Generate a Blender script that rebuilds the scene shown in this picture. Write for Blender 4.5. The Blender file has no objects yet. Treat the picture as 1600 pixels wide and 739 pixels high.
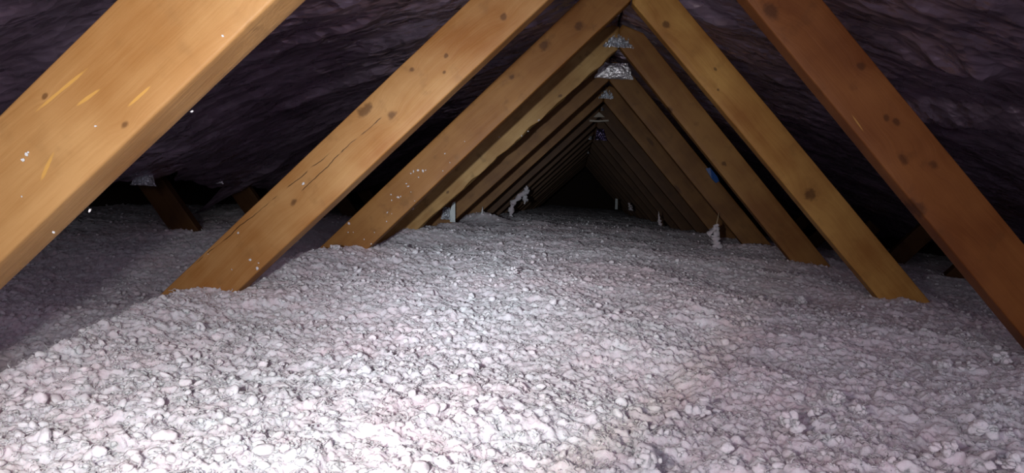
import bpy, bmesh, math, random
import numpy as np
from mathutils import Vector, Matrix

random.seed(7)
rng = np.random.default_rng(7)
SC = bpy.context.scene
COL = SC.collection

# ------------------------------------------------------------------ camera
YAW, PITCH, ROLL = 0.08829, -0.0613, 0.07576
CX, FPX = -0.0977, 1074.9
cy, sy, cp, sp = math.cos(YAW), math.sin(YAW), math.cos(PITCH), math.sin(PITCH)
fwd = Vector((-sy * cp, cy * cp, sp)); r0 = Vector((cy, sy, 0)); u0 = r0.cross(fwd)
cr, sr = math.cos(ROLL), math.sin(ROLL)
RX = cr * r0 + sr * u0; UX = -sr * r0 + cr * u0
cam_d = bpy.data.cameras.new('camera'); cam = bpy.data.objects.new('camera', cam_d); COL.objects.link(cam)
cam.matrix_world = Matrix(((RX.x, UX.x, -fwd.x, CX), (RX.y, UX.y, -fwd.y, 0), (RX.z, UX.z, -fwd.z, 0), (0, 0, 0, 1)))
cam_d.sensor_width = 36; cam_d.lens = 36 * FPX / 1600; cam_d.clip_start = 0.02; cam_d.clip_end = 60
SC.camera = cam

def at(px, py, Y):
    """point of the attic seen at a pixel of the photograph, at the distance Y along the attic"""
    d = RX * ((px - 800) / FPX) - UX * ((py - 369.5) / FPX) + fwd
    return Vector((CX, 0, 0)) + d * (Y / d.y)

# ------------------------------------------------------------------ world and lights
W = bpy.data.worlds.new('attic_dark'); SC.world = W; W.use_nodes = True
W.node_tree.nodes['Background'].inputs[0].default_value = (0.10, 0.09, 0.12, 1)
W.node_tree.nodes['Background'].inputs[1].default_value = 0.02

def spot(name, loc, aim, power, ang, blend, col, rad, core=None):
    """a torch; core = (strength of the spill round the hot spot, strength of the hot spot, its width in degrees)"""
    l = bpy.data.lights.new(name, 'SPOT'); l.energy = power; l.spot_size = math.radians(ang)
    l.spot_blend = blend; l.color = col; l.shadow_soft_size = rad
    o = bpy.data.objects.new(name, l); COL.objects.link(o); o.location = loc
    o.rotation_euler = (Vector(aim) - Vector(loc)).to_track_quat('-Z', 'Y').to_euler()
    if core:
        l.use_nodes = True; t = l.node_tree; em = t.nodes['Emission']
        tc = t.nodes.new('ShaderNodeTexCoord'); sx = t.nodes.new('ShaderNodeSeparateXYZ'); t.links.new(tc.outputs['Normal'], sx.inputs[0])
        def m(op, a, b=0.0):
            n = t.nodes.new('ShaderNodeMath'); n.operation = op
            for k, v in enumerate((a, b)):
                if isinstance(v, (int, float)): n.inputs[k].default_value = v
                else: t.links.new(v, n.inputs[k])
            return n.outputs[0]
        z = m('MINIMUM', m('ABSOLUTE', sx.outputs[2]), 1.0)
        a = m('ARCCOSINE', z); q = m('DIVIDE', a, math.radians(core[2]))
        g = m('POWER', 2.71828, m('MULTIPLY', m('MULTIPLY', q, q), -1.0))
        t.links.new(m('ADD', m('MULTIPLY', g, core[1]), core[0]), em.inputs['Strength'])
    return o
LP = Vector((-0.225, 0.0, 0.005))
spot('torch_beam', LP, at(640, 350, 2.0), 9, 59, 0.14, (0.76, 0.87, 1.0), 0.012, (0.8, 0.0, 13.0))
spot('torch_fringe', LP, at(640, 350, 2.0), 4.5, 64, 0.14, (1.0, 0.86, 0.50), 0.012, (0.8, 0.0, 13.0))
spot('torch_hotspot', LP, at(770, 334, 2.0), 15.0, 110, 0.9, (0.85, 0.92, 1.0), 0.012, (0.0, 4.6, 10.5))
spot('torch_spill', LP, at(900, 350, 2.0), 11, 120, 0.9, (1.0, 0.90, 0.87), 0.012, (0.6, 1.7, 15.0))
# unseen soft fill lamp added behind the camera to lift shadows and foil
hl = bpy.data.lights.new('fill_light', 'AREA'); hl.shape = 'RECTANGLE'; hl.size = 1.3; hl.size_y = 0.45; hl.energy = 7.5; hl.color = (0.95, 0.88, 1.0)
ho = bpy.data.objects.new('fill_light', hl); COL.objects.link(ho); ho.location = (0.0, -0.75, 0.12)
ho.rotation_euler = Vector((0, 1, -0.04)).to_track_quat('-Z', 'Y').to_euler()

SC.view_settings.view_transform = 'Standard'; SC.view_settings.look = 'None'
SC.view_settings.exposure = 0.0; SC.view_settings.gamma = 1.0; SC.view_settings.use_curve_mapping = False

# ------------------------------------------------------------------ helpers
def tag(o, label=None, cat=None, group=None, kind=None):
    if label: o['label'] = label
    if cat: o['category'] = cat
    if group: o['group'] = group
    if kind: o['kind'] = kind
    return o

def mesh_obj(name, V, F, mat, parent=None, smooth=True, loc=None, rot=None):
    """V (n,3) array, F list/array of faces -> one linked mesh object"""
    me = bpy.data.meshes.new(name)
    V = np.asarray(V, dtype=np.float32)
    if isinstance(F, np.ndarray):
        k = F.shape[1]; n = F.shape[0]
        me.vertices.add(len(V)); me.vertices.foreach_set('co', V.ravel())
        me.loops.add(n * k); me.loops.foreach_set('vertex_index', F.astype(np.int32).ravel())
        me.polygons.add(n); me.polygons.foreach_set('loop_start', np.arange(0, n * k, k, dtype=np.int32))
        me.update(calc_edges=True)
    else:
        me.from_pydata([tuple(map(float, v)) for v in V], [], [tuple(int(i) for i in f) for f in F]); me.update()
    me.polygons.foreach_set('use_smooth', [smooth] * len(me.polygons))
    me.materials.append(mat)
    o = bpy.data.objects.new(name, me); COL.objects.link(o)
    if parent: o.parent = parent
    if loc is not None: o.location = loc
    if rot is not None: o.rotation_euler = rot
    return o

def empty(name, loc):
    o = bpy.data.objects.new(name, None); COL.objects.link(o); o.location = loc; o.empty_display_size = 0.05
    return o

def grid_faces(nr, nc):
    a = (np.arange(nr - 1)[:, None] * nc + np.arange(nc - 1)[None, :]).ravel()
    return np.stack([a, a + 1, a + nc + 1, a + nc], 1)

def h01(ix, iy, s):
    """hash of integer cells to 0..1"""
    n = (ix.astype(np.int64) * 374761393 + iy.astype(np.int64) * 668265263 + s * 2147483647 + 12345) & 0x7fffffff
    n = ((n ^ (n >> 13)) * 1274126177) & 0x7fffffff
    n = ((n ^ (n >> 16)) * 2246822519) & 0x7fffffff
    return ((n ^ (n >> 15)) & 0xffffff) / float(0xffffff)

def vnoise(x, y, s=0):
    ix = np.floor(x).astype(np.int64); iy = np.floor(y).astype(np.int64)
    fx = x - ix; fy = y - iy
    fx = fx * fx * (3 - 2 * fx); fy = fy * fy * (3 - 2 * fy)
    a = h01(ix, iy, s); b = h01(ix + 1, iy, s); c = h01(ix, iy + 1, s); d = h01(ix + 1, iy + 1, s)
    return (a * (1 - fx) + b * fx) * (1 - fy) + (c * (1 - fx) + d * fx) * fy * 1.0 - 0.5

def fbm(x, y, s=0, o=4):
    t = 0; a = 1.0
    for i in range(o):
        t = t + a * vnoise(x * 2 ** i + 17.3 * i, y * 2 ** i - 9.1 * i, s + i); a *= 0.5
    return t

def balls(x, y, cell, s, rmin=0.35, rmax=0.75):
    """heights of randomly sized round lumps, in units of the cell"""
    X = x / cell; Y = y / cell
    ix = np.floor(X).astype(np.int64); iy = np.floor(Y).astype(np.int64)
    out = np.zeros_like(X)
    for dx in (-1, 0, 1):
        for dy in (-1, 0, 1):
            cxx = ix + dx; cyy = iy + dy
            px = cxx + h01(cxx, cyy, s); py = cyy + h01(cxx, cyy, s + 1)
            r = rmin + (rmax - rmin) * h01(cxx, cyy, s + 2) ** 1.6
            d2 = (X - px) ** 2 + (Y - py) ** 2
            hgt = np.sqrt(np.maximum(0, r * r - d2)) - 0.25 * (1 - h01(cxx, cyy, s + 3))
            out = np.maximum(out, hgt)
    return out

# ------------------------------------------------------------------ materials
class NT:
    def __init__(s, name):
        s.m = bpy.data.materials.new(name); s.m.use_nodes = True
        s.t = s.m.node_tree; s.n = s.t.nodes; s.l = s.t.links
        s.b = s.n['Principled BSDF']
    def new(s, typ, **kw):
        nd = s.n.new(typ)
        for k, v in kw.items(): setattr(nd, k, v)
        return nd
    def put(s, sock, v):
        if hasattr(v, 'is_linked') or hasattr(v, 'links'): s.l.new(v, sock)
        else: sock.default_value = v
    def math(s, op, a, b=0.0, c=0.0, clamp=False):
        nd = s.new('ShaderNodeMath', operation=op, use_clamp=clamp)
        s.put(nd.inputs[0], a); s.put(nd.inputs[1], b); s.put(nd.inputs[2], c)
        return nd.outputs[0]
    def vmath(s, op, a, b=(0, 0, 0)):
        nd = s.new('ShaderNodeVectorMath', operation=op); s.put(nd.inputs[0], a); s.put(nd.inputs[1], b)
        return nd.outputs[1] if op in ('LENGTH', 'DISTANCE', 'DOT_PRODUCT') else nd.outputs[0]
    def noise(s, v, sc, det=3, rough=0.55, dist=0.0):
        nd = s.new('ShaderNodeTexNoise'); s.put(nd.inputs['Vector'], v); nd.inputs['Scale'].default_value = sc
        nd.inputs['Detail'].default_value = det; nd.inputs['Roughness'].default_value = rough
        nd.inputs['Distortion'].default_value = dist
        return nd.outputs['Fac']
    def mix(s, f, a, b, blend='MIX'):
        nd = s.new('ShaderNodeMix', data_type='RGBA', blend_type=blend)
        s.put(nd.inputs['Factor'], f); s.put(nd.inputs['A'], a); s.put(nd.inputs['B'], b)
        return nd.outputs['Result']
    def ramp(s, f, stops):
        nd = s.new('ShaderNodeValToRGB'); s.put(nd.inputs[0], f); e = nd.color_ramp.elements
        while len(e) < len(stops): e.new(0.5)
        for i, (p, c) in enumerate(stops): e[i].position = p; e[i].color = (*c, 1) if len(c) == 3 else c
        return nd.outputs[0]
    def rng(s, v, a, b, c=0.0, d=1.0):
        nd = s.new('ShaderNodeMapRange', interpolation_type='SMOOTHSTEP'); s.put(nd.inputs[0], v)
        nd.inputs[1].default_value = a; nd.inputs[2].default_value = b; nd.inputs[3].default_value = c; nd.inputs[4].default_value = d
        return nd.outputs[0]
    def bump(s, h, dist, strength=1.0, prev=None):
        nd = s.new('ShaderNodeBump'); nd.inputs['Strength'].default_value = strength; nd.inputs['Distance'].default_value = dist
        s.put(nd.inputs['Height'], h)
        if prev is not None: s.l.new(prev, nd.inputs['Normal'])
        return nd.outputs[0]

def wood(name, light=(0.50, 0.27, 0.095), dark=(0.33, 0.145, 0.04), knots=(), checks=(), scars=(), seed=0.0, stain=0.5):
    """pine seen in its own length: x runs along the beam, z across the broad face.
    knots (x, z, r), checks (x0, x1, z0, z1), scars (x, z, half length, half width, slope)"""
    N = NT(name)
    tc = N.new('ShaderNodeTexCoord').outputs['Object']
    if not knots:
        oi = N.new('ShaderNodeObjectInfo').outputs['Random']
        off = N.new('ShaderNodeCombineXYZ'); N.put(off.inputs[0], N.math('MULTIPLY', oi, 31.0)); N.put(off.inputs[2], N.math('MULTIPLY', oi, 7.0))
        P = N.vmath('ADD', tc, off.outputs[0])
    else:
        P = N.vmath('ADD', tc, (seed, seed * 0.37, seed * 0.11))
    sx = N.new('ShaderNodeSeparateXYZ'); N.put(sx.inputs[0], tc)
    X, Z = sx.outputs[0], sx.outputs[2]
    flat = N.new('ShaderNodeCombineXYZ'); N.put(flat.inputs[0], X); N.put(flat.inputs[2], Z)
    Q = flat.outputs[0]
    # grain: noise stretched along the length, pushed aside by the knots
    push = N.math('MULTIPLY', N.math('SUBTRACT', N.noise(P, 3.0, 2), 0.5), 0.035)
    kmask = None
    for (kx, kz, kr) in knots:
        dv = N.vmath('SUBTRACT', Q, (kx, 0, kz))
        dv = N.vmath('MULTIPLY', dv, (0.75, 1, 1.0))
        d = N.vmath('LENGTH', dv)
        d = N.math('ADD', d, N.math('MULTIPLY', N.math('SUBTRACT', N.noise(P, 70.0, 2), 0.5), kr * 1.7))
        g = N.math('POWER', 2.718, N.math('MULTIPLY', N.math('MULTIPLY', d, d), -1.0 / (kr * 2.6) ** 2))
        push = N.math('ADD', push, N.math('MULTIPLY', g, kr * 1.6))
        k = N.rng(d, kr * 0.45, kr * 1.25, 1, 0)
        kmask = k if kmask is None else N.math('MAXIMUM', kmask, k)
    if not knots:
        vo = N.new('ShaderNodeTexVoronoi'); N.put(vo.inputs['Vector'], N.vmath('MULTIPLY', P, (3.2, 0.01, 10.0))); vo.inputs['Scale'].default_value = 1.0
        kmask = N.rng(vo.outputs['Distance'], 0.05, 0.13, 1, 0)
    c = N.new('ShaderNodeCombineXYZ'); sp_ = N.new('ShaderNodeSeparateXYZ'); N.put(sp_.inputs[0], P)
    N.put(c.inputs[0], N.math('MULTIPLY', sp_.outputs[0], 0.05)); N.put(c.inputs[1], sp_.outputs[1])
    N.put(c.inputs[2], N.math('ADD', sp_.outputs[2], push))
    G = c.outputs[0]
    fine = N.noise(G, 420, 4, 0.6); coarse = N.noise(G, 70, 3, 0.5)
    blot = N.noise(P, 9, 3, 0.5); blot2 = N.noise(N.vmath('ADD', P, (4, 0, 9)), 26, 3, 0.6)
    f = N.math('ADD', N.math('MULTIPLY', fine, 0.26), N.math('MULTIPLY', coarse, 0.36))
    f = N.math('ADD', f, N.math('MULTIPLY', blot, 1.0)); f = N.math('SUBTRACT', f, 0.31)
    mid = tuple((a + b) / 2 for a, b in zip(light, dark))
    col = N.ramp(f, [(0.28, dark), (0.50, mid), (0.72, light)])
    col = N.mix(N.math('MULTIPLY', N.rng(blot2, 0.55, 0.75), stain), col, tuple(x * 0.62 for x in mid) + (1,))
    col = N.mix(N.math('MULTIPLY', kmask, 0.68), col, (0.085, 0.032, 0.010, 1))
    for (x0, x1, z0, z1) in checks:            # drying cracks running along the grain
        zz = N.math('SUBTRACT', Z, N.math('ADD', N.math('MULTIPLY', N.math('SUBTRACT', X, x0), (z1 - z0) / (x1 - x0)), z0))
        zz = N.math('ADD', zz, N.math('MULTIPLY', N.math('SUBTRACT', N.noise(P, 22, 3), 0.5), 0.010))
        m = N.rng(N.math('ABSOLUTE', zz), 0.0003, 0.0012, 1, 0)
        xm = N.math('ABSOLUTE', N.math('SUBTRACT', X, (x0 + x1) / 2))
        m = N.math('MULTIPLY', m, N.rng(xm, abs(x1 - x0) * 0.42, abs(x1 - x0) * 0.5, 1, 0))
        m = N.math('MULTIPLY', m, N.rng(N.noise(P, 30, 1), 0.36, 0.5))
        col = N.mix(N.math('MULTIPLY', m, 0.85), col, (0.05, 0.02, 0.006, 1))
    for (x, z, a, b, sl) in scars:             # scraped light marks
        dx = N.math('SUBTRACT', X, x); dz = N.math('SUBTRACT', N.math('SUBTRACT', Z, z), N.math('MULTIPLY', dx, sl))
        e = N.math('ADD', N.math('POWER', N.math('DIVIDE', dx, a), 2.0), N.math('POWER', N.math('DIVIDE', dz, b), 2.0))
        e = N.math('ADD', e, N.math('MULTIPLY', N.math('SUBTRACT', N.noise(P, 90, 2), 0.5), 1.2))
        col = N.mix(N.rng(e, 0.35, 1.1, 0.75, 0), col, (0.80, 0.52, 0.16, 1))
    col = N.mix(1.0, col, (0.70, 0.59, 0.43, 1), 'MULTIPLY')
    N.put(N.b.inputs['Base Color'], col); N.b.inputs['Roughness'].default_value = 0.55
    N.b.inputs['Specular IOR Level'].default_value = 0.3
    hgt = N.math('ADD', N.math('MULTIPLY', fine, 0.5), coarse)
    N.put(N.b.inputs['Normal'], N.bump(hgt, 0.0012, 0.5))
    return N.m

def mat_insulation(name='blown_glass_wool', tint=1.0):
    N = NT(name); g = N.new('ShaderNodeNewGeometry').outputs['Position']
    big = N.noise(g, 3.2, 2); med = N.noise(g, 30, 3, 0.6)
    c = N.ramp(N.math('ADD', N.math('MULTIPLY', big, 0.5), N.math('MULTIPLY', med, 0.5)),
               [(0.38, (0.83, 0.73, 0.78)), (0.50, (0.82, 0.79, 0.845)), (0.62, (0.80, 0.82, 0.865))])
    sp2 = N.rng(N.noise(N.vmath('ADD', g, (3, 7, 1)), 120, 2, 0.6), 0.64, 0.72)
    c = N.mix(N.math('MULTIPLY', sp2, 0.18), c, (0.42, 0.36, 0.42, 1))
    N.put(N.b.inputs['Base Color'], c); N.b.inputs['Roughness'].default_value = 0.95
    N.b.inputs['Specular IOR Level'].default_value = 0.05; N.b.inputs['Diffuse Roughness'].default_value = 1.0
    N.b.inputs['Subsurface Weight'].default_value = 0.8; N.b.inputs['Subsurface Radius'].default_value = (1.0, .85, .9); N.b.inputs['Subsurface Scale'].default_value = 0.007
    n1 = N.noise(g, 420, 4, 0.7); n2 = N.noise(g, 150, 3, 0.6, 1.5)
    b = N.bump(n2, 0.0015, 0.5); b = N.bump(n1, 0.0012, 0.6, b)
    N.put(N.b.inputs['Normal'], b)
    return N.m

def mat_foil(name, col=(0.30, 0.25, 0.34), rough=0.36, metal=0.85, bump=0.013, sc=1.0):
    N = NT(name); g = N.new('ShaderNodeNewGeometry').outputs['Position']
    v = N.new('ShaderNodeTexVoronoi', feature='F1'); N.put(v.inputs['Vector'], N.vmath('MULTIPLY', g, (10 * sc, 26 * sc, 26 * sc))); v.inputs['Scale'].default_value = 1
    v2 = N.new('ShaderNodeTexVoronoi', feature='F1'); N.put(v2.inputs['Vector'], N.vmath('MULTIPLY', g, (34 * sc, 60 * sc, 60 * sc))); v2.inputs['Scale'].default_value = 1
    h = N.math('ADD', v.outputs['Distance'], N.math('MULTIPLY', v2.outputs['Distance'], 0.4))
    N.put(N.b.inputs['Normal'], N.bump(h, bump, 0.7))
    dirt = N.noise(g, 5.0, 4, 0.6)
    c = N.mix(N.rng(dirt, 0.35, 0.7), (*col, 1), tuple(x * 0.55 for x in col) + (1,))
    N.put(N.b.inputs['Base Color'], c)
    N.b.inputs['Metallic'].default_value = metal
    N.put(N.b.inputs['Roughness'], N.rng(N.noise(g, 11, 3), 0.3, 0.7, rough - 0.06, rough + 0.12))
    return N.m

M_INS = mat_insulation()
M_FOIL = mat_foil('dull_radiant_foil', (0.60, 0.49, 0.62), 0.27, 0.80)
M_BRIGHT = mat_foil('bright_silver_foil', (0.86, 0.90, 0.95), 0.34, 0.85, 0.002, 1.4)
M_WHITE = mat_foil('mirror_white_foil', (0.95, 0.96, 1.0), 0.42, 0.9, 0.001, 1.0)
M_PURPLE = mat_foil('purple_foil_scrap', (0.42, 0.36, 0.58), 0.3, 1.0, 0.004, 2.2)

def flat(name, col, rough=0.8, nsc=20, amp=0.35):
    N = NT(name); g = N.new('ShaderNodeNewGeometry').outputs['Position']
    c = N.mix(N.noise(g, nsc, 4, 0.6), (*col, 1), tuple(x * (1 - amp) for x in col) + (1,))
    N.put(N.b.inputs['Base Color'], c); N.b.inputs['Roughness'].default_value = rough
    return N.m
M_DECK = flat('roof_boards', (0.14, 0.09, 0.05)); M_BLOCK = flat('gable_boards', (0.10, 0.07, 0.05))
M_GYP = flat('plasterboard', (0.45, 0.43, 0.40)); M_BLUE = flat('blue_plastic', (0.03, 0.12, 0.40), 0.35, 40, 0.3)
M_TAG = flat('pale_tag', (0.62, 0.70, 0.70), 0.5, 60, 0.15); M_TWINE = flat('tan_twine', (0.55, 0.42, 0.25), 0.8)

# ------------------------------------------------------------------ setting
ATT0, ATT1 = -0.9, 15.0        # the attic along y
HW = 2.42                      # half width
ROOF = 0.345                   # fall of the roof per metre
ZR = 0.60                      # foil at the ridge

def slab(name, pts, th, mat, kind='structure'):
    """a quad given by its four lower corners, thickened upwards"""
    V = [Vector(p) for p in pts] + [Vector(p) + Vector((0, 0, th)) for p in pts]
    F = [(0, 1, 2, 3), (7, 6, 5, 4), (0, 4, 5, 1), (1, 5, 6, 2), (2, 6, 7, 3), (3, 7, 4, 0)]
    o = mesh_obj(name, [tuple(v) for v in V], F, mat, smooth=False)
    return tag(o, kind=kind)
slab('floor', [(-HW, ATT0, -0.60), (-HW, ATT1, -0.60), (HW, ATT1, -0.60), (HW, ATT0, -0.60)], 0.02, M_GYP)
zr = ZR + 0.12
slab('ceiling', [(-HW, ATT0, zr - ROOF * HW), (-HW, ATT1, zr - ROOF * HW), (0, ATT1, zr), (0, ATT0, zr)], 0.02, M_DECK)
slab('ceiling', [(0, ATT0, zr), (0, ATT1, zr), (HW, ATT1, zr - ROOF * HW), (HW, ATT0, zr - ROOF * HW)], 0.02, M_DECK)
def wall(name, pts, mat):
    return tag(mesh_obj(name, pts, [tuple(range(len(pts) // 2)), tuple(range(len(pts) - 1, len(pts) // 2 - 1, -1))] +
               [(i, (i + 1) % (len(pts) // 2), len(pts) // 2 + (i + 1) % (len(pts) // 2), len(pts) // 2 + i) for i in range(len(pts) // 2)], mat, smooth=False), kind='structure')
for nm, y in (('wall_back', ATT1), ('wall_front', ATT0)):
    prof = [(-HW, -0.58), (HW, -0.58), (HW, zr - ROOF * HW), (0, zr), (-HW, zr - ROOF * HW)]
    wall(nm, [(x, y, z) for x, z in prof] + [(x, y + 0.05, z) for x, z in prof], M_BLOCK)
zt = zr - ROOF * HW
for nm, x in (('wall_left', -HW - 0.03), ('wall_right', HW + 0.0)):
    wall(nm, [(x, ATT0, -0.58), (x, ATT1, -0.58), (x, ATT1, zt), (x, ATT0, zt), (x + 0.03, ATT0, -0.58), (x + 0.03, ATT1, -0.58), (x + 0.03, ATT1, zt), (x + 0.03, ATT0, zt)], M_BLOCK)

# ------------------------------------------------------------------ insulation
def sstep(v, a, b):
    t = np.clip((v - a) / (b - a), 0, 1); return t * t * (3 - 2 * t)

def ground(x, y):
    """level of the blown insulation without its lumps"""
    x = np.asarray(x, float); y = np.asarray(y, float)
    zc = np.interp(y, [0.3, 0.53, 1.14, 1.75, 2.36, 2.97, 3.6, 5, 8, 15], [-.225, -.215, -.20, -.180, -.158, -.155, -.145, -.16, -.17, -.17])
    z = zc + 0.0 * x
    # heaps at the feet of the trusses
    for (hx, hy, hz, hr) in ((-.70, 1.10, -.006, .09), (-.69, 1.70, .012, .10), (-.66, 2.32, .016, .12), (-.62, 2.95, .015, .12), (-.57, 3.55, .028, .10),
                             (.68, 1.72, .01, .10), (.69, 2.33, .008, .12), (.62, 2.85, .03, .10), (.52, 3.0, .01, .12), (-.15, 0.62, .012, .12), (.35, .75, .012, .1)):
        z = z + hz * np.exp(-((x - hx) ** 2 + (y - hy) ** 2) / hr ** 2)
    # the ridge of insulation runs between the web feet and falls away outside them
    wl = np.interp(y, [.5, .7, .95, 1.1, 1.4, 1.75, 2.4], [.63, .66, .73, .76, .74, .70, .66]) + 0.05 * vnoise(y * 3.1, y * 0 + 3.3, 5)
    z = z - 0.125 * sstep(-x, wl + 0.0, wl + 0.09) * (1 - 0.5 * sstep(y, 1.7, 2.5))
    wr = 0.80 + 0.05 * vnoise(y * 3.1, y * 0 + 8.3, 6)
    z = z - 0.045 * sstep(x, wr, wr + 0.22)
    z = z + 0.050 * vnoise(x * 2.3, y * 2.3, 11) * sstep(y, 0.3, 1.2) * 0.6 + 0.022 * vnoise(x * 7, y * 7, 12)
    return z

def lumps(x, y):
    a = fbm(x * 60, y * 60, 31, 4); b = fbm(x * 60 + 50, y * 60, 35, 4)
    wx = x + 0.012 * a; wy = y + 0.012 * b
    dens = np.clip(0.5 + vnoise(x * 9, y * 9, 77), 0, 1)
    h = 0.0090 * balls(wx, wy, 0.030, 101, .2, .7) * (0.2 + 1.3 * dens)
    h = h + 0.0048 * balls(wx + 3, wy, 0.0135, 111, .3, .8)
    h = h + 0.0022 * balls(x + .007 * a + 1, y + .007 * b, 0.0066, 121, .3, .8)
    h = h + 0.0009 * balls(x + .006 * b + 1, y + .006 * a, 0.0042, 131, .4, .8)
    h = h + 0.0060 * fbm(x * 120, y * 120, 41, 4) - 0.004 * np.abs(fbm(x * 75, y * 75, 47, 3))
    h = h + 0.010 * np.abs(fbm(x * 14, y * 14, 51, 3)) - 0.006
    return h

rows = [0.12]
while rows[-1] < ATT1 - 0.05:
    y = rows[-1]; rows.append(y + max(0.0013, 0.0030 * y if y < 3 else 0.0055 * y))
rows = np.array(rows)
NC = 1800
u = np.linspace(-1, 1, NC)
wdt = np.minimum(0.62 + 0.80 * rows, HW - 0.02)
GX = (u[None, :] * wdt[:, None]); GY = np.repeat(rows[:, None], NC, 1)
GZ = ground(GX, GY) + lumps(GX, GY)
iV = [np.stack([GX.ravel(), GY.ravel(), GZ.ravel()], 1)]
iF = [grid_faces(len(rows), NC)]
print('insulation grid', GX.shape)

# loose clots lying on top of the bed, part of the same uncountable stuff
def ico(sub):
    bm = bmesh.new(); bmesh.ops.create_icosphere(bm, subdivisions=sub, radius=1.0)
    V = np.array([v.co[:] for v in bm.verts]); F = np.array([[v.index for v in f.verts] for f in bm.faces]); bm.free()
    return V, F
base = {s: ico(s) for s in (1, 2, 3)}
def clot_variant(sub, seed):
    V, F = base[sub]; r = np.random.default_rng(seed)
    d = np.ones(len(V))
    for _ in range(14):
        c = r.normal(size=3); c /= np.linalg.norm(c)
        d += r.uniform(.10, .40) * np.exp(-((V - c) ** 2).sum(1) / r.uniform(.08, .35)) * r.choice([1, 1, -1.1])
    for _ in range(60 if sub > 2 else 16):
        c = r.normal(size=3); c /= np.linalg.norm(c)
        d += r.uniform(.05, .30) * np.exp(-((V - c) ** 2).sum(1) / (.03 if sub > 2 else .09)) * r.choice([1, -1.0])
    return V * d[:, None] * r.uniform(.5, 1.25, 3)
variants = {s: [clot_variant(s, 50 * s + i) for i in range(16)] for s in (1, 2, 3)}
tris_V, tris_F = [], []; nv = 0
def add_clots(n, ylo, yhi, sub, rlo, rhi, pw=2.5):
    global nv
    yy = np.exp(rng.uniform(math.log(ylo), math.log(yhi), n)); half = np.minimum(0.25 + 0.85 * yy, HW - .1)
    xx = rng.uniform(-1, 1, n) * half + CX - 0.0 * yy
    keep = vnoise(xx * 11, yy * 11, 91) > -0.22
    xx, yy = xx[keep], yy[keep]
    zz = ground(xx, yy) + lumps(xx, yy)
    rr = rlo + (rhi - rlo) * rng.uniform(0, 1, len(xx)) ** pw
    Fb = base[sub][1]
    for i in range(len(xx)):
        q = rng.normal(size=4); q /= np.linalg.norm(q); w, a, b, c = q
        R = np.array([[1 - 2 * (b * b + c * c), 2 * (a * b - c * w), 2 * (a * c + b * w)], [2 * (a * b + c * w), 1 - 2 * (a * a + c * c), 2 * (b * c - a * w)], [2 * (a * c - b * w), 2 * (b * c + a * w), 1 - 2 * (a * a + b * b)]])
        V = variants[sub][i % 16] @ R.T * rr[i]
        V = V * np.array([1, 1, .8]) + np.array([xx[i], yy[i], zz[i] + rr[i] * rng.uniform(-.25, .45)])
        tris_V.append(V); tris_F.append(Fb + nv); nv += len(V)
add_clots(2200, .34, 1.1, 3, .0015, .0075, 4)
add_clots(9000, .34, 2.2, 2, .0012, .006, 3)
add_clots(26000, .34, 1.5, 1, .0006, .0022, 2)
add_clots(9000, 1.2, 7.0, 1, .002, .008, 2.5)
# a few large clots the photo shows in the foreground
def big_clot(px, py, r):
    lo, hi = 0.2, 6.0
    for _ in range(40):                       # where the line of sight meets the bed
        m = (lo + hi) / 2; p = at(px, py, m)
        if p.z > float(ground(p.x, p.y)) + 0.012: lo = m
        else: hi = m
    return at(px, py, lo)
global_big = [(1310, 622, .013), (1236, 660, .011), (1345, 640, .007), (1532, 672, .012), (1475, 700, .010), (1005, 715, .010), (1272, 640, .006), (1562, 560, .012), (1580, 725, .011),
              (800, 425, .011), (425, 452, .009), (1090, 640, .010), (330, 452, .008), (350, 445, .009), (560, 380, .012), (525, 386, .012), (1250, 470, .011), (1478, 570, .011)]
for (px, py, r) in global_big:
    p = big_clot(px, py, r)
    for k in range(16):
        rr = r * random.uniform(.16, .48)
        V = variants[3][random.randrange(16)] * rr + np.array([p.x + random.gauss(0, r * .5), p.y + random.gauss(0, r * .4), p.z - .003 + abs(random.gauss(0, r * .35))])
        tris_V.append(V); tris_F.append(base[3][1] + nv); nv += len(V)
# curled fibres standing out of the surface
def add_curls(n, ylo, yhi):
    global nv
    yy = np.exp(rng.uniform(math.log(ylo), math.log(yhi), n)); xx = rng.uniform(-1, 1, n) * (0.25 + .85 * yy) + CX
    xx = np.clip(xx, -HW + .1, HW - .1)
    zz = ground(xx, yy) + lumps(xx, yy)
    S = 7
    for i in range(n):
        L = rng.uniform(.004, .014); rad = rng.uniform(.0004, .0011); a = rng.uniform(0, 6.28); curl = rng.uniform(-6, 6) / S
        p = np.array([xx[i], yy[i], zz[i] + .001]); el = rng.uniform(.1, .9); P = []
        for s in range(S):
            P.append(p.copy()); a += curl; el += rng.uniform(-.5, .3)
            p = p + np.array([math.cos(a) * math.cos(el), math.sin(a) * math.cos(el), math.sin(el)]) * L / S
        P = np.array(P); ring = []
        for s in range(S):
            t = P[min(s + 1, S - 1)] - P[max(s - 1, 0)]; t /= np.linalg.norm(t) + 1e-9
            e1 = np.cross(t, [0.3, .2, 1]); e1 /= np.linalg.norm(e1) + 1e-9; e2 = np.cross(t, e1)
            rr = rad * (1 - .6 * s / S)
            for j in range(3):
                ring.append(P[s] + rr * (math.cos(j * 2.094) * e1 + math.sin(j * 2.094) * e2))
        F = []
        for s in range(S - 1):
            for j in range(3):
                q0 = s * 3 + j; q1 = s * 3 + (j + 1) % 3
                F.append((q0, q1, q1 + 3)); F.append((q0, q1 + 3, q0 + 3))
        tris_V.append(np.array(ring)); tris_F.append(np.array(F) + nv); nv += len(ring)
add_curls(16000, .34, 3.0)
TV = np.concatenate(tris_V); TF = np.concatenate(tris_F)
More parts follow.
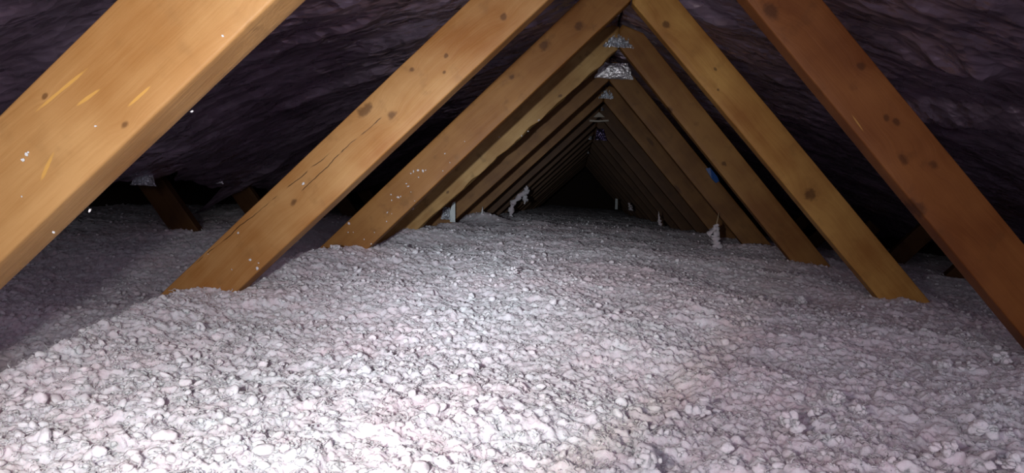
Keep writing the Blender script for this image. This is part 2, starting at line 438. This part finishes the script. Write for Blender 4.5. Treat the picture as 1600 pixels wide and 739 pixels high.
# one mesh: the bed (quads) and the clots on it (triangles)
me = bpy.data.meshes.new('insulation')
gv = iV[0]; gf = iF[0]; nb = len(gv)
me.vertices.add(nb + len(TV)); me.vertices.foreach_set('co', np.concatenate([gv, TV]).astype(np.float32).ravel())
loops = np.concatenate([gf.ravel(), (TF + nb).ravel()]).astype(np.int32)
me.loops.add(len(loops)); me.loops.foreach_set('vertex_index', loops)
starts = np.concatenate([np.arange(len(gf)) * 4, len(gf) * 4 + np.arange(len(TF)) * 3]).astype(np.int32)
me.polygons.add(len(starts)); me.polygons.foreach_set('loop_start', starts)
me.update(calc_edges=True); me.polygons.foreach_set('use_smooth', np.ones(len(starts), bool))
me.materials.append(M_INS)
ins = bpy.data.objects.new('insulation', me); COL.objects.link(ins)
tag(ins, 'deep bed of white and pinkish blown fibreglass insulation covering the attic floor', 'insulation', kind='stuff')
del GX, GY, GZ, gv, gf, loops

# ------------------------------------------------------------------ foil lining under the rafters
def foil_surface(name, side, label):
    ys = [ATT0 + 0.05]
    while ys[-1] < ATT1 - .05: ys.append(ys[-1] + (0.0085 if ys[-1] < 1.6 else 0.0052 * max(ys[-1], 1.6)))
    ys = np.array(ys); xs = np.linspace(0.0008, 1, 300)
    yy = np.repeat(ys[:, None], len(xs), 1)
    # the free lower edge wanders
    end = (1.60 if side < 0 else 2.05) + 0.10 * vnoise(yy * 2.2, yy * 0 + side, 61) + 0.05 * vnoise(yy * 9, yy * 0, 62)
    if side < 0:
        for (y0, a, w) in ((2.88, .16, .11), (2.30, -.05, .09), (1.75, .05, .1)):
            end = end + a * np.clip(1 - np.abs(yy - y0) / w, 0, 1)
    xx = xs[None, :] * end
    z = ZR - ROOF * xx
    if side < 0: z = z - 0.105 * sstep(xx, 0.9, 1.55)
    # gentle sag between the trusses, folds running down the slope, sharp creases
    ph = (yy - 0.529) / 0.61
    z = z - 0.020 * np.sin(np.pi * ph) ** 2 * sstep(xx, 0.05, 0.4)
    f1 = fbm(xx * 1.6 + 3, yy * 5.0 + 2 * side, 71, 4); f2 = fbm(xx * 4.5, yy * 13 + side, 75, 3)
    wx = xx + .05 * fbm(xx * 6, yy * 6, 79, 2); wy = yy + .04 * fbm(xx * 6 + 9, yy * 6, 80, 2)
    f3 = fbm(wx * 14, wy * 36, 83, 3); f4 = np.abs(vnoise(wx * 9 + 3, wy * 20, 87)) + .5 * np.abs(vnoise(wx * 25 + 3, wy * 45, 88))
    z = z + 0.030 * np.abs(f1) + 0.016 * (0.5 - np.abs(f2)) + 0.0050 * np.abs(f3) - 0.012 * f4 + 0.012 * np.abs(vnoise(wx * 5 + wy * 9, wy * 14 - wx * 6, 93)) - 0.006 * np.abs(vnoise(wx * 22 - wy * 12, wy * 40 + wx * 9, 94))
    if side < 0: z = z - 0.09 * np.clip((xx - 1.50) / .2, 0, 1) * np.clip(1 - np.abs(yy - 2.86) / .2, 0, 1)
    # a few sharp hanging creases: where along the attic, from-to down the slope, depth
    cr_ = ((2.02, .76, 1.04, .050, -1.35), (1.50, .66, .76, .05, .5), (1.56, .60, .70, .03, .2), (2.26, .47, .56, .02), (1.155, .70, 1.25, .018), (1.02, .60, .95, .018), (1.62, .35, .75, .02), (.93, .25, .42, .02), (1.33, .9, 1.2, .02), (1.9, .1, .3, .02)) if side > 0 else \
          ((.82, .75, 1.0, .02), (1.25, .5, .9, .02), (1.6, .6, 1.1, .02), (1.05, .3, .6, .018), (2.05, .7, 1.2, .02), (2.72, 1.3, 1.5, .03), (2.84, 1.4, 1.56, .03))
    for (yc, xa, xb, dp, *sl) in cr_:
        q = yy - yc - (sl[0] if sl else .10) * (xx - xa) - .012 * vnoise(xx * 14, xx * 0 + yc, 97)
        ext = sstep(xx, xa - .05, xa + .05) * (1 - sstep(xx, xb - .06, xb + .06))
        z = z - dp * ext * np.where(q < 0, np.clip(1 + q / (.018 + .045 * (abs(sl[0]) if sl else 0)), 0, 1), np.clip(1 - q / .12, 0, 1))
    z = np.minimum(z, ZR + 0.055 - ROOF * xx)
    V = np.stack([(side * xx).ravel(), yy.ravel(), z.ravel()], 1)
    o = mesh_obj(name, V, grid_faces(len(ys), len(xs)), M_FOIL)
    m = o.modifiers.new('thickness', 'SOLIDIFY'); m.thickness = 0.0008
    return tag(o, label, 'foil sheet')
foil_surface('foil_sheet', -1, 'crumpled dark purplish foil sheet lining the left slope of the roof')
foil_surface('foil_sheet', 1, 'crumpled dark purplish foil sheet lining the right slope of the roof')

# ------------------------------------------------------------------ trusses
Y0, STEP, WB, TH = 0.5293, 0.61, 0.089, 0.038

def beam(parent, name, side, k, a, b, mat, wear=0.0008, seed=0, cut=True, width=WB, zr_cut=ZR - 0.004, depth=TH):
    """a length of planed timber in the plane of truss k. a = foot, b = head of the inner (lower) edge, as (x, z)"""
    Y = Y0 + k * STEP
    A = Vector((a[0], 0, a[1])); B = Vector((b[0], 0, b[1])); d = (B - A); L0 = d.length; d.normalize()
    up = Vector((d.z, 0, -d.x))
    if up.z < 0: up = -up
    rx = 0.0028                                     # eased corners
    prof = []
    for (cxp, czp, s0) in ((rx, rx, math.pi), (depth - rx, rx, 1.5 * math.pi), (depth - rx, width - rx, 0), (rx, width - rx, .5 * math.pi)):
        for j in range(4):
            t = s0 + j * math.pi / 6; prof.append((cxp + rx * math.cos(t), czp + rx * math.sin(t)))
    # extra points along the long faces
    def dense(p, n=5):
        out = []
        for i in range(len(p)):
            q = p[(i + 1) % len(p)]; out.append(p[i])
            if math.dist(p[i], q) > 0.015:
                for j in range(1, n): out.append((p[i][0] + (q[0] - p[i][0]) * j / n, p[i][1] + (q[1] - p[i][1]) * j / n))
        return out
    prof = dense(prof); n = len(prof); NS = 110
    rs = np.random.default_rng(1000 + seed)
    V = []
    ends = []
    for (py, pz) in prof:
        # where this line of the timber is cut: at the ridge plane x=0 and under the roof
        Lx = 1e9
        if cut and abs(d.x) > 1e-6:
            x0 = A.x + up.x * pz; Lx = (-side * 0.0006 * -1 - x0) / d.x if (d.x * side < 0) else 1e9
            Lx = (side * 0.0008 - x0) / d.x
            # roof: z = zr_cut - ROOF*|x|
            z0 = A.z + up.z * pz
            den = d.z + ROOF * side * d.x
            Lr = (zr_cut - ROOF * side * x0 - z0) / den if abs(den) > 1e-6 else 1e9
            if Lr > 0: Lx = min(Lx, Lr)
        else: Lx = L0
        ends.append(Lx)
    for i in range(NS + 1):
        f = i / NS
        for j, (py, pz) in enumerate(prof):
            s = f * ends[j]
            w = wear * float(fbm(np.array(s * 22), np.array(pz * 60 + py * 40), 300 + seed, 3)) * 2
            edge = min(pz, width - pz) < .006
            e = wear * (3.0 if edge else 1.0)
            bow = 0.0012 * math.sin(s * 3 + seed)
            V.append((s, py + w * .3, pz + (w * 1.2 * (1 if edge else .2) if wear > .001 else w * .4) + bow))
    F = []
    for i in range(NS):
        for j in range(n):
            q = (j + 1) % n; F.append((i * n + j, (i + 1) * n + j, (i + 1) * n + q, i * n + q))
    F.append(tuple(range(n))); F.append(tuple((NS * n + j) for j in reversed(range(n))))
    o = mesh_obj(name, V, F, mat)
    Mx = Matrix(((d.x, 0, up.x, A.x), (0, 1, 0, Y), (d.z, 0, up.z, A.z), (0, 0, 0, 1)))
    if Mx.to_3x3().determinant() < 0: o.data.flip_normals()
    pl = Vector(parent.location)
    Mx.translation -= pl
    o.parent = parent; o.matrix_local = Mx if Mx.to_3x3().determinant() > 0 else Mx
    return o

def local(side, a, b, px, py, k):
    """a mark seen at a pixel of the photograph, in the beam's own (x, z)"""
    Y = Y0 + k * STEP; P = at(px, py, Y); A = Vector((a[0], Y, a[1])); d = Vector((b[0] - a[0], 0, b[1] - a[1])).normalized()
    up = Vector((d.z, 0, -d.x));
    if up.z < 0: up = -up
    return ((P - A).dot(d), (P - A).dot(up))

def axis(p, q, zfoot, zhead=0.62):
    """extend the inner edge p-q to given heights"""
    t = (q[0] - p[0]) / (q[1] - p[1])
    return (p[0] + (zfoot - p[1]) * t, zfoot), (p[0] + (zhead - p[1]) * t, zhead)

AX = {}
AX[0, -1] = axis((-.570, -.090), (-.344, .138), -.46); AX[0, 1] = (-AX[0, -1][0][0] + .06, -.46), (-AX[0, -1][1][0], .62)
AX[1, -1] = axis((-.660, -.194), (-.171, .319), -.46); AX[1, 1] = axis((.616, -.159), (.146, .334), -.46)
AX[2, -1] = axis((-.636, -.178), (-.005, .495), -.46); AX[2, 1] = axis((.658, -.187), (.022, .471), -.46)
AX[3, -1] = axis((-.622, -.132), (-.008, .501), -.46); AX[3, 1] = axis((.646, -.170), (.010, .515), -.46)
AX[4, -1] = axis((-.600, -.115), (-.003, .508), -.46); AX[4, 1] = axis((.610, -.130), (.010, .500), -.46)
AX[5, -1] = axis((-.576, -.094), (-.003, .505), -.46)
for k in range(4, 17):
    for s in (-1, 1):
        if (k, s) not in AX:
            j = random.uniform(-.012, .012); j2 = random.uniform(-.008, .008)
            AX[k, s] = axis((s * .608 + j, -.13), (s * .004, .50 + j2), -.46)

def marks(k, s, pts): return [local(s, *AX[k, s], x, y, k) for x, y in pts]
def kn(k, s, lst): return [(*local(s, *AX[k, s], x, y, k), r) for x, y, r in lst]
def chk(k, s, lst):
    out = []
    for (x0, y0, x1, y1) in lst:
        a = local(s, *AX[k, s], x0, y0, k); b = local(s, *AX[k, s], x1, y1, k); out.append((a[0], b[0], a[1], b[1]))
    return out
def scr(k, s, lst):
    out = []
    for (x0, y0, x1, y1, w) in lst:
        a = local(s, *AX[k, s], x0, y0, k); b = local(s, *AX[k, s], x1, y1, k)
        dx = b[0] - a[0]; out.append(((a[0] + b[0]) / 2, (a[1] + b[1]) / 2, max(abs(dx) / 2, .004), w, (b[1] - a[1]) / dx if abs(dx) > 1e-4 else 0))
    return out

WM = {}
WM[0, -1] = wood('pine_scuffed', (0.62, 0.41, 0.215), (0.41, 0.215, 0.075), kn(0, -1, [(70, 150, .0022), (395, 48, .006), (195, 195, .003)]), (),
                 scr(0, -1, [(62, 285, 84, 238, .0022), (120, 165, 155, 140, .0016), (198, 168, 236, 134, .0014), (55, 175, 140, 104, .0016), (300, 250, 360, 195, .001)]), 1.3, .3)
WM[1, -1] = wood('pine_cracked', (0.64, 0.41, 0.20), (0.44, 0.205, 0.055), kn(1, -1, [(786, 26, .0055), (697, 87, .0035), (643, 109, .004), (694, 113, .0025), (612, 180, .007), (459, 316, .0055), (570, 172, .010)]),
                 chk(1, -1, [(300, 415, 520, 236), (530, 240, 598, 182), (470, 300, 540, 232)]), (), 5.1, .45)
WM[2, -1] = wood('pine_brown', (0.50, 0.285, 0.105), (0.35, 0.165, 0.045), kn(2, -1, [(850, 70, .012), (800, 120, .006), (905, 40, .010)]), (), (), 9.7, .6)
WM[3, -1] = wood('pine_yellow', (0.74, 0.57, 0.29), (0.44, 0.27, 0.10), kn(3, -1, [(875, 150, .006), (700, 300, .006)]), (), (), 12.2, .8)
WM[1, 1] = wood('pine_reddish', (0.44, 0.20, 0.07), (0.27, 0.10, 0.028), kn(1, 1, [(1205, 15, .012), (1345, 103, .006), (1412, 250, .007), (1460, 258, .007), (1385, 185, .005), (1400, 190, .005), (1430, 330, .014)]), (),
                scr(1, 1, [(1330, 178, 1350, 206, .0012)]), 15.5, .5)
WM[2, 1] = wood('pine_golden', (0.84, 0.56, 0.20), (0.50, 0.25, 0.07), kn(2, 1, [(1266, 304, .0125), (1118, 108, .004), (1122, 140, .003), (1040, 38, .008)]), (), (), 19.9, .35)
WM[3, 1] = wood('pine_knotted', (0.52, 0.32, 0.12), (0.34, 0.17, 0.06), kn(3, 1, [(1046, 172, .010), (1131, 256, .007)]), (), (), 22.4, .5)
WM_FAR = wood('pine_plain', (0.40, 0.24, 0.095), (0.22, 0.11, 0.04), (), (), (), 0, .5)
WM_DIMMED = wood('pine_dimmed', (0.18, 0.10, 0.045), (0.10, 0.05, 0.022), (), (), (), 0, .7)  # colour darkened so far trusses fade; torch falloff painted in, struts share it

TL = {0: 'nearest roof truss, its wide scuffed light beam crossing the upper left corner',
      1: 'second nearest roof truss, long crack in left beam, reddish beam reaching the right edge',
      2: 'third roof truss from the camera, golden right beam with one large round dark knot',
      3: 'fourth nearest roof truss, chipped yellowish left beam, crumpled foil at its peak',
      4: 'fifth roof truss from the camera, peaking just below the brightest white foil patch',
      5: 'sixth roof truss from the camera, narrow brown beams meeting under a small grey foil crumple',
      6: 'seventh nearest roof truss, its peak crossed by a pale triangle and thin strip',
      7: 'eighth roof truss from the camera, dim beams just beyond the pale triangle at the peak',
      8: 'ninth roof truss from the camera, very dark beams by a dull purple foil scrap',
      9: 'tenth roof truss from the camera, nearly black beams with a tiny glint at the peak'}
trusses = {}
for k in range(0, 17):
    Y = Y0 + k * STEP
    t = empty('roof_truss', (0, Y, -0.46)); trusses[k] = t
    lab = TL.get(k, 'almost unlit roof truss standing in the black far end of the attic')
    tag(t, lab, 'roof truss', 'roof trusses along the attic' if k in TL else 'unlit far roof trusses')
    for s in (-1, 1):
        m = WM.get((k, s), WM_FAR if k < 6 else WM_DIMMED)
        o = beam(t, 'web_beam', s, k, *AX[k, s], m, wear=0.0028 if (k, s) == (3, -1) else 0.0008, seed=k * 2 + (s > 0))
        if (k, s) == (0, -1): o['label'] = 'scuffed light pine beam with yellow scrape marks'
        if (k, s) == (1, -1): o['label'] = 'light pine beam with a long crack and small knots'
        if (k, s) == (1, 1): o['label'] = 'reddish brown beam with several small knots'
        if (k, s) == (2, 1): o['label'] = 'golden beam with one large round knot'
    # short struts that rise outwards to the rafters
    st = {3: ((-1.35, -.46), (-1.71, -.03))}.get(k, ((-1.33, -.46), (-1.68, -.05)))
    if k >= 2:
        for s in (-1, 1):
            a, b = st
            if k == 2 and s < 0: continue
            a = (a[0] * -s, a[1]); b = (b[0] * -s, b[1])
            beam(t, 'strut', s, k, a, b, WM_DIMMED, seed=100 + k, cut=False)
    # ceiling joist lying deep in the insulation ties both feet together
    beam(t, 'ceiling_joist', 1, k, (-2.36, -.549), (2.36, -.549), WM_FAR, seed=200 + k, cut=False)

# ------------------------------------------------------------------ foil pieces at the ridge and the strut
def crumple(name, w, h, seed, mat, loc, tilt=0.5, label=None, bulge=.02, nx=46, ny=34, taper=0.5, cat='foil piece', group=None, amp=1.0, yaw=0.0):
    """a piece of crumpled foil: w across, h high, wider at its lower edge, leaning forward by tilt"""
    u_ = np.linspace(-1, 1, nx); v_ = np.linspace(0, 1, ny); U, Vv = np.meshgrid(u_, v_)
    wx = w / 2 * (1 - (1 - taper) * Vv) * (1 + .12 * vnoise(U * 0 + 3, Vv * 6, seed))
    X = U * wx; Z = Vv * h + .05 * h * vnoise(U * 5, Vv * 0, seed + 1)
    c = np.abs(fbm(U * 3.2, Vv * 3.0, seed + 2, 4)) - .3 + .5 * np.abs(vnoise(U * 8, Vv * 7, seed + 4))
    Yd = tilt * Z - bulge * (1 - U ** 2) * np.sin(np.pi * np.clip(Vv, 0, 1)) + amp * 0.22 * w * c
    V = np.stack([X.ravel(), Yd.ravel(), Z.ravel()], 1)
    o = mesh_obj(name, V, grid_faces(ny, nx), mat, smooth=False, loc=loc, rot=(0, 0, yaw))
    o.modifiers.new('thickness', 'SOLIDIFY').thickness = 0.0006
    if label: tag(o, label, cat, group)
    return o
def ridge(px, py_bot, k, dy=-.012):
    return at(px, py_bot, Y0 + k * STEP + dy)
def wpx(n, k): return n * (Y0 + k * STEP) / FPX
crumple('foil_piece', wpx(50, 3), wpx(30, 3), 501, M_BRIGHT, ridge(967, 74, 3), .6, 'crumpled grey-green foil bunched over the peak of the fourth truss, above the white patch', .012, taper=.35, amp=1.3)
crumple('foil_piece', wpx(58, 4), wpx(23, 4), 511, M_WHITE, ridge(959, 123, 4, -.04), -.15, 'brightest white shining foil patch with a flat lower edge at the ridge', .010, taper=.66, amp=.13)
crumple('foil_piece', wpx(22, 5), wpx(18, 5), 521, M_BRIGHT, ridge(947, 154, 5), .4, 'small dull bluish foil crumple at the ridge, just below the bright white patch', .006, taper=.6, amp=1.6)
crumple('foil_piece', wpx(20, 7), wpx(18, 7), 531, M_PURPLE, ridge(939, 219, 7, -.1), .4, 'dull purple foil scrap hanging at the ridge below the thin pale strip', .006, taper=.5, amp=.8, yaw=.3)
crumple('foil_piece', wpx(5, 8), wpx(5, 8), 541, M_BRIGHT, ridge(922, 218, 8, -.1), .2, 'tiny glinting foil speck low at the dark ridge, left of the purple scrap', .003, nx=10, ny=8)
crumple('foil_piece', wpx(5, 6), wpx(5, 6), 551, M_BRIGHT, ridge(941, 173, 6, -.1), .2, 'tiny glinting foil speck just above the pale triangle at the ridge', .003, nx=10, ny=8)
crumple('foil_piece', wpx(3, 10), wpx(4, 10), 556, M_BRIGHT, ridge(919, 240, 10, -.1), .2, 'faintest tiny glint deepest in the dark ridge of the attic', .003, nx=10, ny=8)

def plate(name, pts_px, Y, th, mat, label, cat, bend=0.0):
    """a stiff flat piece seen face on: outline given where the photo shows it, at the distance Y"""
    P = [at(x, y, Y) for x, y in pts_px]; c = sum(P, Vector()) / len(P)
    bm = bmesh.new(); vs = [bm.verts.new(p - c) for p in P]; f = bm.faces.new(vs)
    bmesh.ops.recalc_face_normals(bm, faces=[f])
    r = bmesh.ops.extrude_face_region(bm, geom=[f]); bmesh.ops.translate(bm, vec=(0, th, 0), verts=[v for v in r['geom'] if isinstance(v, bmesh.types.BMVert)])
    bmesh.ops.recalc_face_normals(bm, faces=bm.faces)
    for v in bm.verts: v.co.y += bend * (v.co.x ** 2 + v.co.z ** 2)
    me = bpy.data.meshes.new(name); bm.to_mesh(me); bm.free(); me.materials.append(mat)
    o = bpy.data.objects.new(name, me); COL.objects.link(o); o.location = c
    return tag(o, label, cat)
Y6 = Y0 + 6 * STEP
M_PALE = flat('pale_card', (0.50, 0.46, 0.38), .6, 30, .2)
plate('gusset', [(927, 183), (945, 183), (936, 175)], Y6 - .03, .006, M_PALE, 'small pale triangular plate at the peak of the seventh truss', 'plate')
plate('strip', [(921, 187), (935, 188), (951, 187), (951, 189.5), (935, 190.6), (921, 190)], Y6 - .04, .004, M_PALE, 'thin pale strip lying across the ridge under the small pale triangle', 'strip')

# foil bunched round the head of the left strut, and a loose flap with two glints
crumple('foil_piece', .075, .058, 561, M_BRIGHT, at(224, 290, 2.16), .0, 'bright crumpled foil wrapped round the head of the short dark strut', .010, taper=.55, amp=1.0, yaw=.55)

def ground_hit(px, py, lift=0.0):
    """the point of the insulation seen at a pixel of the photograph"""
    lo, hi = 0.2, 14.0
    for _ in range(50):
        m = (lo + hi) / 2; p = at(px, py, m)
        if p.z > float(ground(p.x, p.y)) + lift: lo = m
        else: hi = m
    return at(px, py, lo)

# ------------------------------------------------------------------ small things
crumple('foil_piece', .022, .018, 591, M_WHITE, at(328, 279, 2.62), -.02, 'left of two tiny white glints of foil near the hanging flap, far left', .002, nx=12, ny=10, amp=.2, yaw=.5)  # this facet and the next are added to stand in for foil highlights
crumple('foil_piece', .030, .018, 593, M_WHITE, at(343, 287, 2.62), -.02, 'right and lower of two tiny white foil glints above the hanging flap, far left', .002, nx=12, ny=10, amp=.2, yaw=.5)
# blue plastic tab wedged between two right-hand beams
def tube(name, P, R, mat, parent=None, n=8, rough=0.0, seed=0, loc=None):
    P = [Vector(p) for p in P]; V = []; F = []
    for i, p in enumerate(P):
        t = (P[min(i + 1, len(P) - 1)] - P[max(i - 1, 0)]).normalized(); a = t.cross(Vector((0.2, 1, 0.1))).normalized(); b = t.cross(a)
        for j in range(n):
            w = 1 + rough * float(vnoise(np.array(i * .9 + seed), np.array(j * 1.7), 700 + seed)) * 2
            V.append(p + (a * math.cos(j * 2 * math.pi / n) + b * math.sin(j * 2 * math.pi / n)) * R[i] * w)
    for i in range(len(P) - 1):
        for j in range(n): F.append((i * n + j, i * n + (j + 1) % n, (i + 1) * n + (j + 1) % n, (i + 1) * n + j))
    F.append(tuple(range(n - 1, -1, -1))); F.append(tuple((len(P) - 1) * n + j for j in range(n)))
    return mesh_obj(name, V, F, mat, parent, loc=loc)
Yb = Y0 + 4 * STEP - .012
plate('plastic_tab', [(1103, 263), (1110, 262), (1121, 276), (1124, 283), (1119, 286), (1112, 279)], Yb, .010, M_BLUE,
      'small bright blue plastic tab wedged between two beams on the right', 'plastic tab', 3.0)
# pale tag and crinkled foil scrap standing in the insulation by the left beam feet
Yt = Y0 + 4 * STEP - .10
plate('tag', [(703, 347), (711, 347), (711, 315), (707, 317), (702, 333)], Yt, .002, M_TAG, 'pale upright card tag with a slanted top edge by the left beam feet', 'tag', 2.0)
crumple('foil_piece', .040, .052, 581, M_BRIGHT, at(696, 343, Yt - .01), .1, 'crinkled dark silver foil scrap beside the pale tag by the left beam feet', .01, taper=.7, amp=1.5)

def fluffy(name, pts, Y, radii, label, cat, seed, n=14, mat=None):
    """a lumpy cord of insulation given by points the photo shows"""
    P = [at(x, y, Y) for x, y in pts]; Q = []; R = []
    m = 9
    for i in range(len(P) - 1):
        for j in range(m):
            f = j / m; Q.append(P[i].lerp(P[i + 1], f)); r = radii[i] * (1 - f) + radii[i + 1] * f
            R.append(r * (1 + .45 * float(vnoise(np.array(i * 9 + j + seed * .7), np.array(seed * 1.0), 811)) * 2))
    Q.append(P[-1]); R.append(radii[-1])
    o = P[0]
    ob = tube(name, [q - o + Vector((random.gauss(0, .12), random.gauss(0, .12), 0)) * R[i] for i, q in enumerate(Q)], R, mat or M_INS, n=n, rough=.35, seed=seed, loc=o)
    return tag(ob, label, cat) if label else ob
pw = ground_hit(1118, 388)
Yw = pw.y
mm = Yw / FPX
tw = fluffy('fluffy_stick', [(1118, 392), (1118, 375), (1117, 362), (1120, 350)], Yw, [7 * mm, 5.5 * mm, 6.5 * mm, 2 * mm],
            'thin twine end standing upright in the insulation, coated with white fluff, by the right beams', 'stick', 3)
tip = tube('twine_tip', [at(1119, 360, Yw) - tw.location, at(1120, 348, Yw) - tw.location, at(1122, 340, Yw) - tw.location, at(1123, 332, Yw) - tw.location], [1.3 * mm, 1.2 * mm, .9 * mm, .4 * mm], M_TWINE, tw, 6)
tip['label'] = 'bare tan tip of the twine'
Yf = 4.6; mf = Yf / FPX
fluffy('fluff_wisp', [(799, 345), (798, 332), (801, 318), (812, 306), (822, 300), (823, 290)], Yf, [4 * mf, 3 * mf, 4 * mf, 3.5 * mf, 4 * mf, 1 * mf], 'grey fluff-covered cord hanging in a bent line above the far left insulation', 'fluff', 5)
fluffy('fluff_wisp', [(820, 304), (821, 312), (819, 319)], Yf, [3 * mf, 3 * mf, .6 * mf], 'short grey fluff strand dangling from the bent fluffy cord', 'fluff', 6)
fluffy('fluff_wisp', [(753, 344), (753, 336), (754, 323)], 3.5, [.010, .006, .0012], 'small pointed peak of fluff on the left mound by the sixth truss', 'fluff', 8)
Yp = 6.8; mp = Yp / FPX
plate('stake', [(961, 327), (965, 327), (965.2, 311), (961.6, 310)], Yp, .02, M_TAG, 'short pale upright stake in the far dark insulation', 'stake')
fluffy('fluff_wisp', [(986, 328), (985, 323), (982, 317)], 6.5, [3.5 * mp, 3 * mp, 1 * mp], 'small grey fluff tuft right of the pale stake in the far insulation', 'fluff', 9)
fluffy('fluff_wisp', [(1031, 352), (1030, 343), (1029, 330)], 4.4, [.014, .008, .001], 'pointed grey fluff tuft low between the far right beams', 'fluff', 10)

# tufts of insulation clinging to the beams
def tuft_mesh(i):
    V, F = base[2]
    r = np.random.default_rng(900 + i); d = np.ones(len(V))
    for _ in range(10):
        c = r.normal(size=3); c /= np.linalg.norm(c); d += r.choice([1, 1, -.6]) * r.uniform(.2, .8) * np.exp(-((V - c) ** 2).sum(1) / .12)
    V = V * d[:, None] * np.array([1, .55, 1]) * np.array([r.uniform(.6, 1.3), 1, r.uniform(.6, 1.3)])
    me = bpy.data.meshes.new('insulation_tuft'); me.from_pydata([tuple(map(float, v)) for v in V], [], [tuple(map(int, f)) for f in F])
    me.polygons.foreach_set('use_smooth', [True] * len(me.polygons)); me.materials.append(M_INS); return me
TM = [tuft_mesh(i) for i in range(7)]
def tufts(k, pts, label, group):
    Y = Y0 + k * STEP
    for i, (x, y, r) in enumerate(pts):
        o = bpy.data.objects.new('insulation_tuft', TM[(i * 3 + k) % 7]); COL.objects.link(o)
        R = r * Y / FPX * .62
        o.location = at(x, y, Y - R * .35); o.scale = (R, R, R); o.rotation_euler = (0, random.uniform(0, 6), 0)
        tag(o, label, 'fluff tuft', group)
tufts(0, [(36, 250, 5), (41, 241, 4.5), (149, 197, 4.5), (300, 174, 4), (348, 56, 4), (140, 329, 4), (84, 363, 4.5), (34, 307, 2.5), (44, 238, 3)],
      'white fluff tuft stuck to the nearest left beam', 'tufts on the nearest left beam')
tufts(1, [(474, 287, 3.5), (402, 419, 5), (391, 406, 3.5), (372, 364, 2.5), (404, 411, 3), (362, 421, 2), (325, 397, 1.5)],
      'white fluff tuft stuck to the cracked second left beam', 'tufts on the second left beam')
tufts(2, [(646, 268, 3), (653, 266, 3.5), (661, 267, 3), (665, 266, 2), (642, 271, 2), (654, 277, 1.6), (635, 287, 3), (638, 291, 3), (642, 300, 1.5), (622, 308, 3), (626, 307, 2), (611, 304, 2), (612, 313, 1.6), (695, 240, 2.6), (703, 254, 1.6),
          (726, 221, 1.5), (605, 332, 2), (612, 334, 1.4), (604, 346, 1.8), (545, 349, 3), (544, 363, 2.6), (552, 363, 1.6), (585, 363, 1.6), (569, 374, 1.6), (648, 314, 1.4), (692, 267, 1.5), (580, 381, 1.8)],
      'tiny white fluff tuft on the third left beam', 'tufts on the third left beam')
tufts(3, [(645, 326, 3), (646, 321, 2), (780, 214, 1.8), (825, 205, 2), (842, 188, 2.2), (815, 212, 2)], 'tiny white fluff tuft on the chipped edge of the fourth left beam', 'tufts on the fourth left beam')
